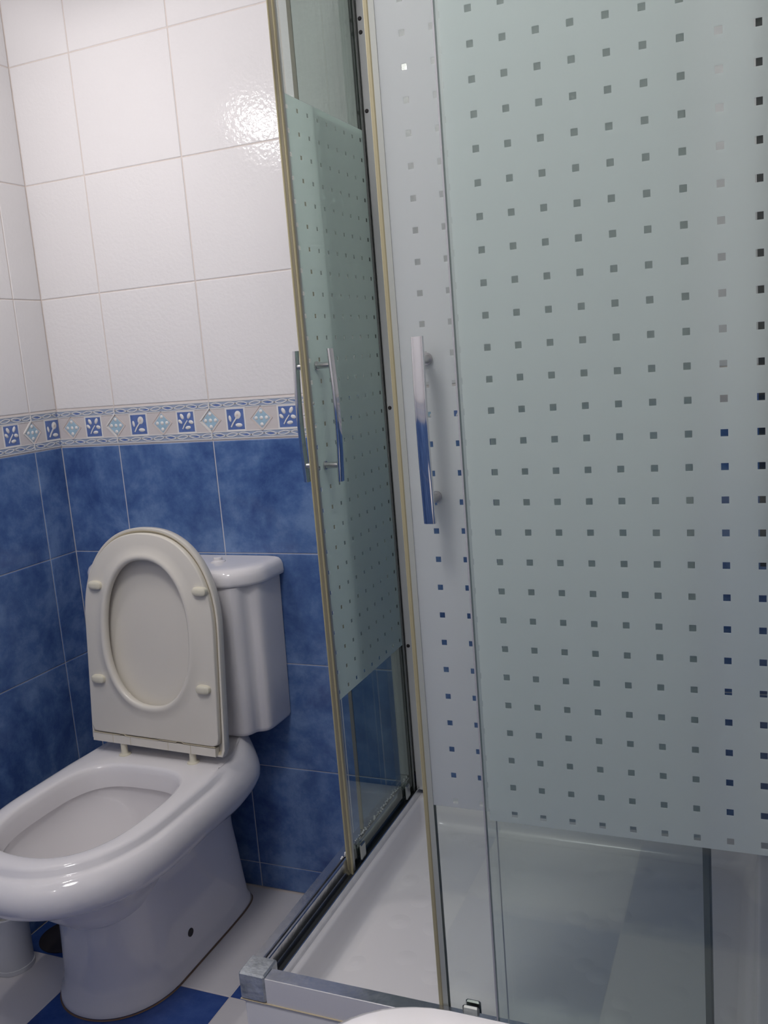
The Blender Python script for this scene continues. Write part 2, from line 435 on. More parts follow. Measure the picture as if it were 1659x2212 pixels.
# floor of large checker tiles
mb = MB()
TS = 0.3425; X0 = 0.1985; Y0 = -0.3475
mb.box((-0.08, FY - 0.08, -0.08), (RX + 0.08, 0.08, -0.0012), 2)
i0 = -1
for i in range(-1, 7):
    for j in range(-6, 2):
        xa, xb = X0 + i * TS, X0 + (i + 1) * TS
        ya, yb = Y0 + j * TS, Y0 + (j + 1) * TS
        xa, xb = max(xa, 0), min(xb, RX); ya, yb = max(ya, FY), min(yb, 0)
        if xb - xa < .01 or yb - ya < .01: continue
        blue = (i + j) % 2 != 0
        if blue and (j, i) == (-1, -9): blue = False
        g = 0.0009; e = 0.0012
        o_ = [(xa + g, ya + g, -.0012), (xb - g, ya + g, -.0012), (xb - g, yb - g, -.0012), (xa + g, yb - g, -.0012)]
        t_ = [(xa + g + e, ya + g + e, 0), (xb - g - e, ya + g + e, 0), (xb - g - e, yb - g - e, 0), (xa + g + e, yb - g - e, 0)]
        mi = 1 if blue else 0
        for a in range(4):
            b = (a + 1) % 4
            mb.face([o_[a], o_[b], t_[b], t_[a]], mi)
        mb.face(t_, mi)
fl = mb.build('floor', [M_FLOOR_W, M_FLOOR_B, M_GROUT], fix=False); fl['kind'] = 'structure'
mb = MB(); mb.box((-0.08, FY - 0.08, CEIL), (RX + 0.08, 0.08, CEIL + 0.08))
ce = mb.build('ceiling', M_CEIL); ce['kind'] = 'structure'

# ------------------------------------------------------------------ toilet
TX = 0.325
def sup(hw, yf, yb, yc, nf, nb, z, n=120, cx=TX):
    r = []
    for i in range(n):
        t = 2 * pi * i / n
        c, s = cos(t), sin(t)
        nn = nf if c > 0 else nb
        x = hw * math.copysign(abs(s) ** (2 / nn), s)
        y = yc - (yc - yf) * abs(c) ** (2 / nn) if c > 0 else yc + (yb - yc) * abs(c) ** (2 / nn)
        r.append([cx + x, y, z])
    return r
toilet = thing('toilet', 'white ceramic toilet with its ivory seat and lid raised, standing against the blue tiles', 'toilet', (TX, -0.25, 0))
def smst(a, b, x):
    t = max(0, min(1, (x - a) / (b - a))); return t * t * (3 - 2 * t)
mb = MB()
spec = [  # hw, yf, yb, yc, nf, nb, z
    (.121, -.478, -.034, -.34, 2.1, 8, 0.000), (.126, -.483, -.032, -.34, 2.1, 8, 0.004), (.125, -.482, -.032, -.34, 2.1, 8, 0.014),
    (.119, -.472, -.034, -.34, 2.1, 8, 0.022), (.116, -.468, -.037, -.34, 2.1, 8, 0.06), (.115, -.464, -.049, -.34, 2.1, 8, 0.14),
    (.116, -.464, -.064, -.34, 2.1, 8, 0.20), (.117, -.468, -.068, -.34, 2.1, 7, 0.250), (.123, -.482, -.066, -.345, 2.1, 6, 0.270),
    (.138, -.535, -.058, -.36, 2.1, 6, 0.285), (.160, -.590, -.054, -.38, 2.15, 6, 0.298), (.181, -.630, -.054, -.40, 2.2, 6, 0.312),
    (.196, -.654, -.054, -.41, 2.25, 6, 0.328), (.203, -.666, -.054, -.41, 2.3, 6, 0.345), (.204, -.668, -.054, -.41, 2.3, 6, 0.360),
    (.200, -.662, -.054, -.41, 2.3, 6, 0.375), (.192, -.652, -.054, -.41, 2.3, 6, 0.386), (.185, -.643, -.054, -.41, 2.3, 6, 0.3905),
    (.180, -.638, -.054, -.41, 2.3, 6, 0.3905), (.177, -.634, -.054, -.41, 2.3, 6, 0.394), (.175, -.631, -.054, -.41, 2.3, 6, 0.402),
    (.170, -.626, -.054, -.41, 2.3, 6, 0.4065), (.164, -.621, -.054, -.41, 2.3, 6, 0.408)]
rings = []
for k, sp in enumerate(spec):
    r = sup(*sp, cx=TX - .024 * (1 - smst(5, 11, k)))
    for p in r:
        y = p[1]
        back = smst(-.27, -.19, y)
        if 15 <= k <= 21:           # the groove below the rim runs out towards the back into a rounded shoulder
            tz, tw = {15: (.370, .1965), 16: (.380, .1915), 17: (.3885, .186), 18: (.396, .180), 19: (.402, .1735), 20: (.4065, .166), 21: (.409, .159)}[k]
            p[2] += (tz - p[2]) * back * 0.95
            p[0] = TX + (p[0] - TX) * (1 + (tw / sp[0] - 1) * back)
        if k >= 15: p[2] += 0.022 * smst(-.165, -.115, y) * smst(14, 21, k)
        if 11 <= k <= 14: p[0] = TX + (p[0] - TX) * (1 - .02 * back); p[2] -= .008 * back
        if 7 <= k <= 14:            # back of the bowl curls up under the cistern
            p[2] += 0.012 * smst(-.25, -.03, y) * smst(6, 10, k) * (1 if k < 13 else .5)
    rings.append(r)
hole0 = sup(.140, -.598, -.243, -.42, 2.5, 3.4, .408)
outer = rings[-1]
for f in (.2, .4, .6, .8):
    r = []
    for a, b in zip(outer, hole0):
        x, y = a[0] + (b[0] - a[0]) * f, a[1] + (b[1] - a[1]) * f
        r.append([x, y, .408 + 0.001 * sin(pi * f) + 0.022 * smst(-.165, -.115, y)])
    rings.append(r)
rings.append(hole0)
for sp in [(.1365, -.594, -.247, -.42, 2.5, 3.4, .4065), (.1335, -.590, -.251, -.42, 2.5, 3.4, .402), (.1315, -.587, -.253, -.42, 2.5, 3.4, .392),
           (.1300, -.585, -.256, -.42, 2.5, 3.2, .372), (.1300, -.585, -.256, -.42, 2.5, 3.2, .362), (.134, -.589, -.250, -.42, 2.4, 3.0, .360),
           (.136, -.590, -.248, -.42, 2.4, 3.0, .345), (.126, -.575, -.252, -.42, 2.2, 2.6, .300), (.105, -.545, -.26, -.41, 2.1, 2.3, .250),
           (.080, -.50, -.27, -.39, 2, 2.1, .205), (.055, -.45, -.28, -.37, 2, 2, .175), (.03, -.40, -.31, -.36, 2, 2, .160), (.002, -.362, -.358, -.36, 2, 2, .157)]:
    rings.append(sup(*sp))
mb.rings(rings, 0, cap0=True, cap1=True)
bowl = mb.build('bowl', M_CERAMIC, toilet, sharp=50)
mb = MB(); mb.cyl((TX + .085, -.284, .072), (TX + .0935, -.284, .072), .0085, n=20)
p = mb.build('screw_cover', M_DARK, toilet); p['label'] = 'dark round fixing hole in the foot'
mb = MB()                         # dirty joint line around the foot
r1 = sup(.1285, -.4855, -.026, -.34, 2.1, 8, 0.0006, cx=TX - .024)
mb.rings([[(a, b, .0022) for a, b, c in sup(.1255, -.4825, -.026, -.34, 2.1, 8, 0, cx=TX - .024)], [(a, b, .0006) for a, b, c in r1]], 0)
p = mb.build('joint_line', plain('brown_dirty_joint', (0.20, 0.13, 0.09), rough=.8, var=.4, vscale=30), toilet)

# cistern
def plan(hw, d, back=-0.003, n=10):
    half = [(hw, back), (hw, -.35 * d), (hw - .001, -.58 * d), (hw - .005, -.67 * d), (hw - .013, -.715 * d), (hw - .021, -.75 * d),
            (hw - .026, -.81 * d), (hw - .030, -.90 * d), (hw - .038, -.965 * d), (hw - .055, -.995 * d), (hw * .35, -1.0 * d)]
    pts = []
    for k in range(len(half) - 1):       # Catmull-Rom
        a, b = half[k], half[k + 1]
        p0 = half[k - 1] if k else a; p3 = half[k + 2] if k + 2 < len(half) else b
        for i in range(4):
            t = i / 4
            q = [0.5 * ((2 * a[c]) + (-p0[c] + b[c]) * t + (2 * p0[c] - 5 * a[c] + 4 * b[c] - p3[c]) * t * t + (-p0[c] + 3 * a[c] - 3 * b[c] + p3[c]) * t ** 3) for c in (0, 1)]
            pts.append(q)
    pts.append(list(half[-1]))
    return [(TX + .006 + x, y) for x, y in pts] + [(TX + .006 - x, y) for x, y in pts[::-1]]
mb = MB()
rr = []
for z, hw, d in [(.4305, .188, .116), (.4315, .196, .122), (.436, .204, .127), (.444, .2075, .129), (.55, .2100, .132), (.65, .2120, .134), (.758, .2145, .137)]:
    rr.append([(x, y, z) for x, y in plan(hw, d)])
mb.rings(rr, 0, cap0=True, cap1=True)
tank = mb.build('cistern', M_CERAMIC, toilet, sharp=50)
def lidplan(hw, d, back=-0.002):
    half = [(hw, back), (hw, -.35 * d), (hw - .001, -.52 * d), (hw - .008, -.66 * d), (hw - .022, -.79 * d), (hw - .042, -.90 * d), (hw - .066, -.97 * d), (hw * .4, -d)]
    pts = []
    for k in range(len(half) - 1):
        a, b = half[k], half[k + 1]
        p0 = half[k - 1] if k else a; p3 = half[k + 2] if k + 2 < len(half) else b
        for i in range(4):
            t = i / 4
            pts.append([0.5 * ((2 * a[c]) + (-p0[c] + b[c]) * t + (2 * p0[c] - 5 * a[c] + 4 * b[c] - p3[c]) * t * t + (-p0[c] + 3 * a[c] - 3 * b[c] + p3[c]) * t ** 3) for c in (0, 1)])
    pts.append(list(half[-1]))
    return [(TX + .006 + x, y) for x, y in pts] + [(TX + .006 - x, y) for x, y in pts[::-1]]
mb = MB()
mb.rings([[(x, y, z) for x, y in lidplan(hw, d)] for z, hw, d in
          [(.7585, .214, .136), (.7580, .221, .142), (.760, .2240, .145), (.766, .2252, .1465), (.780, .2245, .146), (.788, .2215, .143), (.7930, .216, .138), (.7950, .207, .130), (.7958, .19, .12), (.796, .12, .07)]], 0, cap0=True, cap1=True)
lid = mb.build('cistern_lid', M_CERAMIC, toilet, sharp=60)
mb = MB(); mb.lathe([(.0001, .0105), (.008, .0105), (.0095, .009), (.0095, .004), (.016, .002), (.0165, 0.0), (.0001, 0.0)], (TX + .108, -.060, .7955), n=32)
fb = mb.build('flush_button', M_CERAMIC, toilet)

# raised seat and lid (local frame: across, up, out)
TH = radians(4.1)
RL = radians(1.5)
SO = Vector((TX + .007, -.206, .436)); SUp = Vector((0, sin(TH), cos(TH))); SOut = Vector((0, -cos(TH), sin(TH)))
def SP(a, h, d): return SO + Vector((1, 0, 0)) * (a * cos(RL) + h * sin(RL)) + SUp * (h * cos(RL) - a * sin(RL)) + SOut * d
def dee(hw, h0, hs, H, rc=0.012, n=2.25, NA=96):
    """outline: square foot with small rounded corners, straight sides, superelliptic head; counter-clockwise, arc-length even"""
    pts = []
    for i in range(9): t = -pi / 2 + (pi / 2) * i / 8; pts.append((hw - rc + rc * cos(t), h0 + rc + rc * sin(t)))
    m = 12
    for i in range(1, m): pts.append((hw, h0 + rc + (hs - h0 - rc) * i / m))
    K = 60
    for i in range(K + 1):
        t = pi * i / K; c, s = cos(t), sin(t)
        pts.append((hw * math.copysign(abs(c) ** (2 / n), c), hs + (H - hs) * abs(s) ** (2 / n)))
    for i in range(1, m): pts.append((-hw, hs + (h0 + rc - hs) * i / m))
    for i in range(9): t = pi + (pi / 2) * i / 8; pts.append((-hw + rc + rc * cos(t), h0 + rc + rc * sin(t)))
    for i in range(1, m): pts.append((-hw + rc + (2 * hw - 2 * rc) * i / m, h0))
    # resample evenly in angle around centre
    return pts
def polar(pts, c, n=144):
    """sample outline by angle around c"""
    out = []
    segs = [(pts[i], pts[(i + 1) % len(pts)]) for i in range(len(pts))]
    for k in range(n):
        t = 2 * pi * k / n + 0.01; dx, dy = cos(t), sin(t); best = None
        for a, b in segs:
            ex, ey = b[0] - a[0], b[1] - a[1]; den = dx * ey - dy * ex
            if abs(den) < 1e-12: continue
            s = ((a[0] - c[0]) * ey - (a[1] - c[1]) * ex) / den
            u = ((a[0] - c[0]) * dy - (a[1] - c[1]) * dx) / den
            if s > 0 and -1e-6 <= u <= 1 + 1e-6 and (best is None or s > best): best = s
        out.append((c[0] + dx * best, c[1] + dy * best))
    return out
HC = (0.0, .241)
def hole_pts(hw, hh, n=2.25, cnt=144):
    pts = []
    for k in range(360):
        t = 2 * pi * k / 360; c, s = cos(t), sin(t)
        wv = hw * (1 + 0.03 * s * -1)
        pts.append((HC[0] + wv * math.copysign(abs(c) ** (2 / n), c), HC[1] + hh * math.copysign(abs(s) ** (2 / n), s)))
    return polar(pts, HC, cnt)
ho = hole_pts(.103, .153)
oo = polar(dee(.1585, .018, .245, .448), HC)
mb = MB()
def lerp_ring(f, d): return [SP(a[0] + (b[0] - a[0]) * f, a[1] + (b[1] - a[1]) * f, d) for a, b in zip(ho, oo)]
def off_ring(src, e, d):
    r = []
    for p in src:
        L = math.hypot(p[0] - HC[0], p[1] - HC[1]); r.append(SP(HC[0] + (p[0] - HC[0]) * (L + e) / L, HC[1] + (p[1] - HC[1]) * (L + e) / L, d))
    return r
rs = [off_ring(ho, .004, .001), off_ring(ho, .0, .006), off_ring(ho, -.001, .014), off_ring(ho, .0005, .0185), off_ring(ho, .004, .0205), off_ring(ho, .009, .0205), off_ring(ho, .0125, .0185)]
rs.append(off_ring(ho, .024, .0150)); rs.append(off_ring(ho, .032, .0135))
rs.append([SP(HC[0] + (b[0] - HC[0]) * .985, HC[1] + (b[1] - HC[1]) * .985, .0130) for b in oo])
rs.append(off_ring(oo, -.001, .0125)); rs.append(off_ring(oo, 0, .0110)); rs.append(off_ring(oo, 0, .001)); rs.append(off_ring(ho, .004, .001))
mb.rings(rs, 0)
seat = mb.build('seat', M_SEAT, toilet, sharp=50)
mb = MB()
lo = polar(dee(.1665, -.006, .25, .458, rc=.006), HC)
li = polar(dee(.1600, .000, .245, .451, rc=.006), HC)
rs = [[SP(HC[0] + (p[0] - HC[0]) * f, HC[1] + (p[1] - HC[1]) * f, -.010) for p in ho] for f in (.02, .5, .9)]
rs += [off_ring(ho, .02, -.006), off_ring(li, -.006, -.004), off_ring(li, 0, .002), off_ring(li, .002, .0035), off_ring(lo, -.001, .0035), off_ring(lo, 0, .001), off_ring(lo, 0, -.012), off_ring(lo, -.004, -.018), off_ring(lo, -.015, -.021), off_ring(ho, -.05, -.024)]
mb.rings(rs, 0, cap0=True, cap1=True, cols_mi=[0, 0, 0, 0, 1, 1, 0, 0, 0, 0, 0, 0])
slid = mb.build('lid', [M_SEAT, M_SEAT_EDGE], toilet, sharp=50)
mb = MB()
def sbox(mb, a0, a1, h0, h1, d0, d1, mi=0):
    q = [(a0, h0), (a1, h0), (a1, h1), (a0, h1)]
    mb.rings([[SP(a, h, d0) for a, h in q], [SP(a, h, d1) for a, h in q]], mi, cap0=True, cap1=True, sm=False)
sbox(mb, -.1565, .150, -.003, .0145, -.002, .0125)
hb = mb.build('hinge_bar', M_SEAT, toilet)
mb = MB()
segs = [(-.156, .0150), (-.088, .0150), (-.083, .0185), (-.075, .0185), (-.070, .0150), (.010, .0150), (.014, .0165), (.055, .0165), (.060, .0190), (.070, .0190), (.075, .0160), (.150, .0160)]
for (a, h), (b, g) in zip(segs[:-1], segs[1:]):
    q = [(a, h), (b, g), (b, g + .0012), (a, h + .0012)]
    mb.rings([[SP(x, y, .010) for x, y in q], [SP(x, y, .0133) for x, y in q]], 0, cap0=True, cap1=True, sm=False)
for a in (-.105, -.06, .035, .09):
    sbox(mb, a, a + .0009, -.003, .0145, .010, .0130)
hl = mb.build('hinge_gap', M_SEAT_EDGE, toilet); hl['label'] = 'dirty brown line between seat and hinge bar'
for a in (-.085, .088):
    mb = MB()
    c = SP(a, 0, .004)
    mb.lathe([(.0001, .014), (.0070, .014), (.0072, .006), (.0085, .003), (.0125, .0018), (.0130, 0), (.0001, 0)], (c.x, c.y, .4085), n=28); mb.cyl((c.x, c.y, .420), (c.x, c.y, .436), .0070, n=20)
    mb.cyl((c.x, c.y, .416), (c.x, c.y, .427), .0065, n=20)
    mb.build('hinge_post', M_BUMPER, toilet)
for a, h in ((-.123, .336), (.1335, .336), (-.130, .135), (.1310, .1365)):
    mb = MB(); rr = []
    for f, dd in ((1, .011), (1, .017), (.93, .0205), (.7, .0225), (.3, .0233)):
        r = []
        for i in range(28):
            t = 2 * pi * i / 28; c, s = cos(t), sin(t)
            r.append(SP(a + .0165 * math.copysign(abs(c) ** .7, c) * f, h + .0092 * math.copysign(abs(s) ** .7, s) * f, dd))
        rr.append(r)
    mb.rings(rr, 0, cap1=True)
    mb.build('bumper', M_BUMPER, seat)
child_fix(toilet)
# bumpers hang under the seat; the seat itself keeps the toilet's inverse, so they stay where modelled

# ------------------------------------------------------------------ brush holder and drain
bh = thing('toilet_brush_holder', 'small white plastic cylindrical holder on the floor left of the toilet foot', 'holder', (.044, -.395, 0))
mb = MB(); mb.lathe([(.0001, .004), (.035, .004), (.0365, .1235), (.0385, .1255), (.0405, .1235), (.0405, .1150), (.0392, .1145), (.0388, .010), (.0405, .0095), (.0410, .001), (.040, 0), (.0001, 0)], (.044, -.395, 0), n=64)
mb.build('cup', M_BIN, bh, sharp=40)
mb = MB(); mb.lathe([(.0001, .006), (.024, .008), (.028, .03), (.028, .085), (.022, .098), (.0001, .100)], (.044, -.395, 0), n=32)
mb.build('brush_head', plain('grey_bristles', (.45, .45, .44), rough=.9, bump=.8, bscale=300), bh)
child_fix(bh)
dr = thing('floor_drain', 'black round drain cover on the blue floor tile behind the small white holder', 'drain', (.085, -.285, 0))
mb = MB(); mb.lathe([(.0001, .006), (.030, .006), (.052, .005), (.058, .002), (.058, .0002), (.0001, .0002)], (.085, -.285, 0), n=48)
mb.build('cover', M_DARK, dr)
mb = MB(); mb.cyl((.085, -.285, .0055), (.085, -.285, .008), .007, n=20)
mb.build('screw', plain('rusty_screw', (.25, .16, .09), rough=.6, metal=.3), dr)
child_fix(dr)

# ------------------------------------------------------------------ shower tray
TXL, TYF, TZ = 0.803, -0.671, 0.298
tray = thing('shower_tray', 'deep white shower tray with a textured floor in the corner behind the glass doors', 'shower tray', (1.16, -.35, 0))
def rrect(x0, x1, y0, y1, r, z, n=8):
    pts = []
    for cx, cy, a in ((x1 - r, y0 + r, -pi / 2), (x1 - r, y1 - r, 0), (x0 + r, y1 - r, pi / 2), (x0 + r, y0 + r, pi)):
        for i in range(n + 1):
            t = a + pi / 2 * i / n; pts.append((cx + r * cos(t), cy + r * sin(t), z))
    return pts
xr = SHX - .003; yb = -.003
mb = MB()
seq = [(0, .006, 0.0), (0, .006, TZ - .006), (.002, .006, TZ - .001), (.005, .006, TZ), (.042, .012, TZ), (.046, .014, TZ - .001), (.049, .018, TZ - .006), (.054, .03, TZ - .028), (.058, .035, TZ - .042), (.064, .04, TZ - .049), (.072, .045, TZ - .051), (.082, .045, TZ - .050)]
mb.rings([rrect(TXL + o, xr - o * .8, TYF + o, yb - o * .8, r + .001, z) for o, r, z in seq], 0, cap0=True)
mb.build('rim', M_TRAY, tray, sharp=50)
mb = MB()
mb.rings([rrect(TXL + o, xr - o * .8, TYF + o, yb - o * .8, r, z) for o, r, z in [(.082, .046, TZ - .050), (.10, .05, TZ - .0465), (.25, .05, TZ - .048)]], 0, cap1=True)
mb.build('tray_floor', M_TRAY_FLOOR, tray)
child_fix(tray)

# ------------------------------------------------------------------ shower enclosure (frame with its fixed panes)
PITCH, SQ = 0.035, 0.0068
FZ0, FZ1 = 0.626, 1.603
XA_FIX, XA_DOOR = 0.812, 0.830
YB_FIX, YB_DOOR = -0.660, -0.640
GZ0, GZ1 = 0.306, 1.86
enc = thing('shower_enclosure', 'corner shower enclosure frame with chrome rails and fixed glass panes', 'shower enclosure', (TXL, TYF, TZ))
# outer-left rail: open channel profile along Y
prof = [(.800, TZ), (.800, .336), (.8015, .338), (.8165, .338), (.8175, .336), (.8180, .329), (.8205, .329), (.8212, .3365), (.8222, .338), (.8250, .338), (.8262, .3365), (.8266, .318), (.8300, .310), (.8395, .3085), (.8400, .3145), (.8412, .3155), (.8424, .3145), (.8426, TZ)]
mb = MB(); mb.prism(prof, 'Y', -.632, -.004, 0, mis=[0] * 12 + [1] * 3 + [0] * 4, sm=False)  # channel faces painted dark in place of the dark reflection in chrome
mb.build('bottom_rail', [M_CHROME, M_RUBBER_SLOT], enc)
# front rail: chrome top, basin's reflection painted white on the face
yo = TYF + .001
pf = [(yo, TZ), (yo, .3372), (yo + .0008, .338), (yo + .023, .338), (yo + .0238, .3372), (yo + .0240, .318), (yo + .031, .310), (yo + .040, .3085), (yo + .0405, .3145), (yo + .0425, .3145), (yo + .044, TZ)]
mb = MB(); mb.prism(pf, 'X', .842, SHX - .005, 0, mis=[1] + [0] * (len(pf) - 1))
mb.build('bottom_rail', [M_CHROME, M_WHITE_GLOSS_REFL], enc)
mb = MB(); mb.box((.799, TYF - .0005, TZ + .0002), (.8415, -.630, .3415), 0, bev=.0025)
p = mb.build('corner_block', M_SPECK, enc); p['label'] = 'dull limescaled chrome corner joint'
mb = MB()                                            # caulk bead under the rails
mb.box((.842, TYF - .0012, TZ + .0001), (SHX - .02, TYF + .004, TZ + .0012), bev=.001)
mb.box((.7985, TYF - .0012, TZ + .0001), (.842, TYF + .004, TZ + .0008), bev=.001)
mb.build('caulk_bead', M_CAULK, enc)
mb = MB()
for i in range(90):                                  # crumbly caulk along the left rail near the wall
    y = -.02 - .34 * (i / 90) ** 1.3; r = random.uniform(.0008, .0024)
    x = .8175 + random.uniform(-.003, .003)
    mb.lathe([(.0001, r), (r * .8, r * .6), (r, 0), (.0001, -r * .2)], (x, y, .3378), n=6)
mb.build('caulk_crumbs', M_WHITE_GLOSS_REFL, enc)
# top rails
mb = MB(); mb.box((.800, -.641, 1.85), (.843, -.004, 1.895), bev=.003); mb.build('top_rail', M_CHROME, enc)
mb = MB(); mb.box((.843, yo, 1.85), (SHX - .005, yo + .044, 1.895), bev=.003); mb.build('top_rail', M_CHROME, enc)
mb = MB(); mb.box((.798, TYF - .001, 1.845), (.8425, -.641, 1.90), bev=.003); mb.build('corner_block', M_CHROME, enc)
# wall profiles
mb = MB(); mb.box((.800, -.030, .3385), (.8255, -.002, 1.85), bev=.0015); mb.box((.8345, -.030, .309), (.866, -.002, 1.85), bev=.0015); mb.box((.8255, -.008, .3385), (.8345, -.002, 1.85))
wp = mb.build('wall_profile', M_ALU, enc)
for z in (1.795, 1.772, 1.638, 1.098, .62):
    mb = MB(); mb.lathe([(.0001, .0018), (.0025, .0018), (.0036, .0008), (.0038, 0)], (0, 0, 0), n=16)
    s = mb.build('screw', M_DARK, wp); s.rotation_euler = (pi / 2, 0, 0); s.location = (.8405, -.030, z)
mb = MB(); mb.box((SHX - .015, YB_FIX - .012, .3385), (SHX - .003, YB_FIX + .012, 1.85), bev=.0015)
mb.build('wall_profile', M_ALU, enc)
mb = MB(); mb.box((SHX - .0320, YB_FIX + .005, .95), (SHX - .004, YB_FIX + .010, 1.85))
p = mb.build('gasket', M_RUBBER_SLOT, enc)
# fixed panes
def pane_A(parent, x, y0, y1, z0, z1, nm='glass_pane'):
    mb = MB(); mb.box((x - .0028, y0, z0), (x + .0028, y1, z1)); return mb.build(nm, M_GLASS_A, parent)
def pane_B(parent, y, x0, x1, z0, z1, nm='glass_pane'):
    mb = MB(); mb.box((x0, y - .0028, z0), (x1, y + .0028, z1)); return mb.build(nm, M_GLASS, parent)
FILM = (0.92, 0.94, 0.935); FILM_A = (0.84, 0.92, 0.89); FILM_F = (0.89, 0.945, 0.925)
MF_AD = film_mat('frosted_film_left_door', 'Y', -.230, .9895, PITCH, SQ, FILM_A)
MF_AF = film_mat('frosted_film_left_fixed', 'Y', -.245, .9895, PITCH, SQ, FILM)
MF_BD = film_mat('frosted_film_front_door', 'X', 1.1400, .9850, PITCH, SQ, FILM)
MF_BF = film_mat('frosted_film_front_fixed', 'X', 1.2222, .9875, PITCH, .0074, FILM_F)
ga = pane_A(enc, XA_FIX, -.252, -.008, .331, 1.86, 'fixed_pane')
mb = MB(); mb.box((XA_FIX - .0036, -.247, FZ0), (XA_FIX - .0030, -.031, FZ1)); mb.build('frosted_film', MF_AF, ga)
gb = pane_B(enc, YB_FIX, 1.185, SHX - .010, .331, 1.86, 'fixed_pane')
mb = MB(); mb.box((1.190, YB_FIX - .0036, FZ0), (SHX - .0155, YB_FIX - .0030, FZ1)); mb.build('frosted_film', MF_BF, gb)
M_CLEAR_SEAL = plain('milky_edge_seal', (.50, .50, .52), rough=.3)
mb = MB(); mb.box((1.1825, YB_FIX - .0034, .339), (1.1845, YB_FIX + .0034, 1.85)); mb.box((1.1955, YB_FIX + .0037, .339), (1.1970, YB_FIX + .0045, 1.85))
mb.build('edge_seal', M_CLEAR_SEAL, enc)
mb = MB(); mb.box((XA_FIX - .0034, -.2555, .339), (XA_FIX + .0034, -.2525, 1.85)); mb.build('edge_seal', M_SEAL_D, enc)
child_fix(enc)

# ------------------------------------------------------------------ sliding doors
# Each is drawn in a flat frame: s along the door away from its leading edge, z up, n towards the room side
def door(name, label, org, S, Nd, width, film_m, handle_s, inner, zbot=.311, seal_z0=.300):
    root = thing(name, label, 'shower door', (org[0], org[1], zbot), 'sliding shower doors')
    S = Vector(S); Nd = Vector(Nd); O = Vector((org[0], org[1], 0))
    def B(mb, s0, s1, n0, n1, z0, z1, mi=0, bev=0):
        a = O + S * s0 + Nd * n0; b = O + S * s1 + Nd * n1
        mb.box((a.x, a.y, z0), (b.x, b.y, z1), mi, bev)
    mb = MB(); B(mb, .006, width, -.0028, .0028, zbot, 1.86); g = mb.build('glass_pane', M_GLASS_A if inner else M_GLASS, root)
    side = -1 if inner else 1
    mb = MB(); B(mb, .012, width - .004, side * .0031, side * .0037, FZ0, FZ1); mb.build('frosted_film', film_m, g)
    mb = MB()
    B(mb, .0, .0060, -.0058, -.0022, seal_z0, 1.85, 0, .0012)
    B(mb, .0008, .0052, -.0022, .0022, seal_z0, 1.85, 1)
    B(mb, .0, .0060, .0022, .0058, seal_z0, 1.85, 0, .0012)
    B(mb, .0060, .0130, .0038, .0046, zbot, 1.85, 2)
    B(mb, .0060, .0130, -.0046, -.0038, zbot, 1.85, 2)
    mb.build('edge_seal', [M_SEAL_Y, M_SEAL_D, M_SEAL_C], root)
    mb = MB(); B(mb, width, width + .002, -.0035, .0035, zbot, 1.85); B(mb, width - .007, width, .0038, .0046, zbot, 1.85); B(mb, width - .007, width, -.0046, -.0038, zbot, 1.85)
    mb.build('rear_seal', plain('grey_rear_seal', (.20, .21, .20), rough=.4), root)
    # handle: a bar on each side of the glass, two mounts
    for sd in (1, -1):
        mb = MB(); rr = []
        K = 18
        hh0, hh1 = 1.000, 1.216
        for i in range(K + 1):
            t = i / K; z = hh0 + (hh1 - hh0) * t
            n_ = (.031 + .0035 * sin(pi * t)) * sd
            c = O + S * handle_s + Nd * n_
            hw, hd = .0074, .0040
            r = []
            for a in range(16):
                th = 2 * pi * a / 16
                r.append(c + S * (hw * math.copysign(abs(cos(th)) ** .6, cos(th))) + Nd * (hd * math.copysign(abs(sin(th)) ** .6, sin(th))) + Vector((0, 0, z)))
            rr.append(r)
        mb.rings(rr, 0, cap0=True, cap1=True, sm=True)
        h = mb.build('handle', M_CHROME_P, root, sharp=45)
        for z in (1.027, 1.190):
            mb = MB()
            a = O + S * handle_s + Nd * (.0032 * sd); b = O + S * handle_s + Nd * (.030 * sd)
            mb.cyl((a.x, a.y, z), (b.x, b.y, z), .0052, n=20, bev=.0006)
            mb.cyl((a.x, a.y, z), tuple(Vector((a.x, a.y, z)) + Nd * (.003 * sd)), .0072, n=20)
            mb.build('handle_mount', M_SPOT, h)
    for s_ in (.045, width - .045):
        mb = MB(); B(mb, s_ - .0115, s_ + .0115, .003, .0085, zbot + .004, zbot + .034, 0, .0022); B(mb, s_ - .0105, s_ + .0105, -.0085, -.003, zbot + .004, zbot + .034, 0, .0022)
        B(mb, s_ - .004, s_ + .004, -.0032, .0032, zbot - .004, zbot - .0005)
        mb.build('roller_guide', M_GUIDE, root)
    child_fix(root)
    return root
door('sliding_shower_door', 'left frosted glass sliding shower door seen edge-on, a chrome bar handle on each face',
     (XA_DOOR, -.353), (0, 1, 0), (-1, 0, 0), .316, MF_AD, .038, True)
door('sliding_shower_door', 'front frosted glass sliding shower door facing the room, its chrome handle reflecting blue tiles',
     (1.0970, YB_DOOR), (1, 0, 0), (0, -1, 0), .346, MF_BD, .046, False)

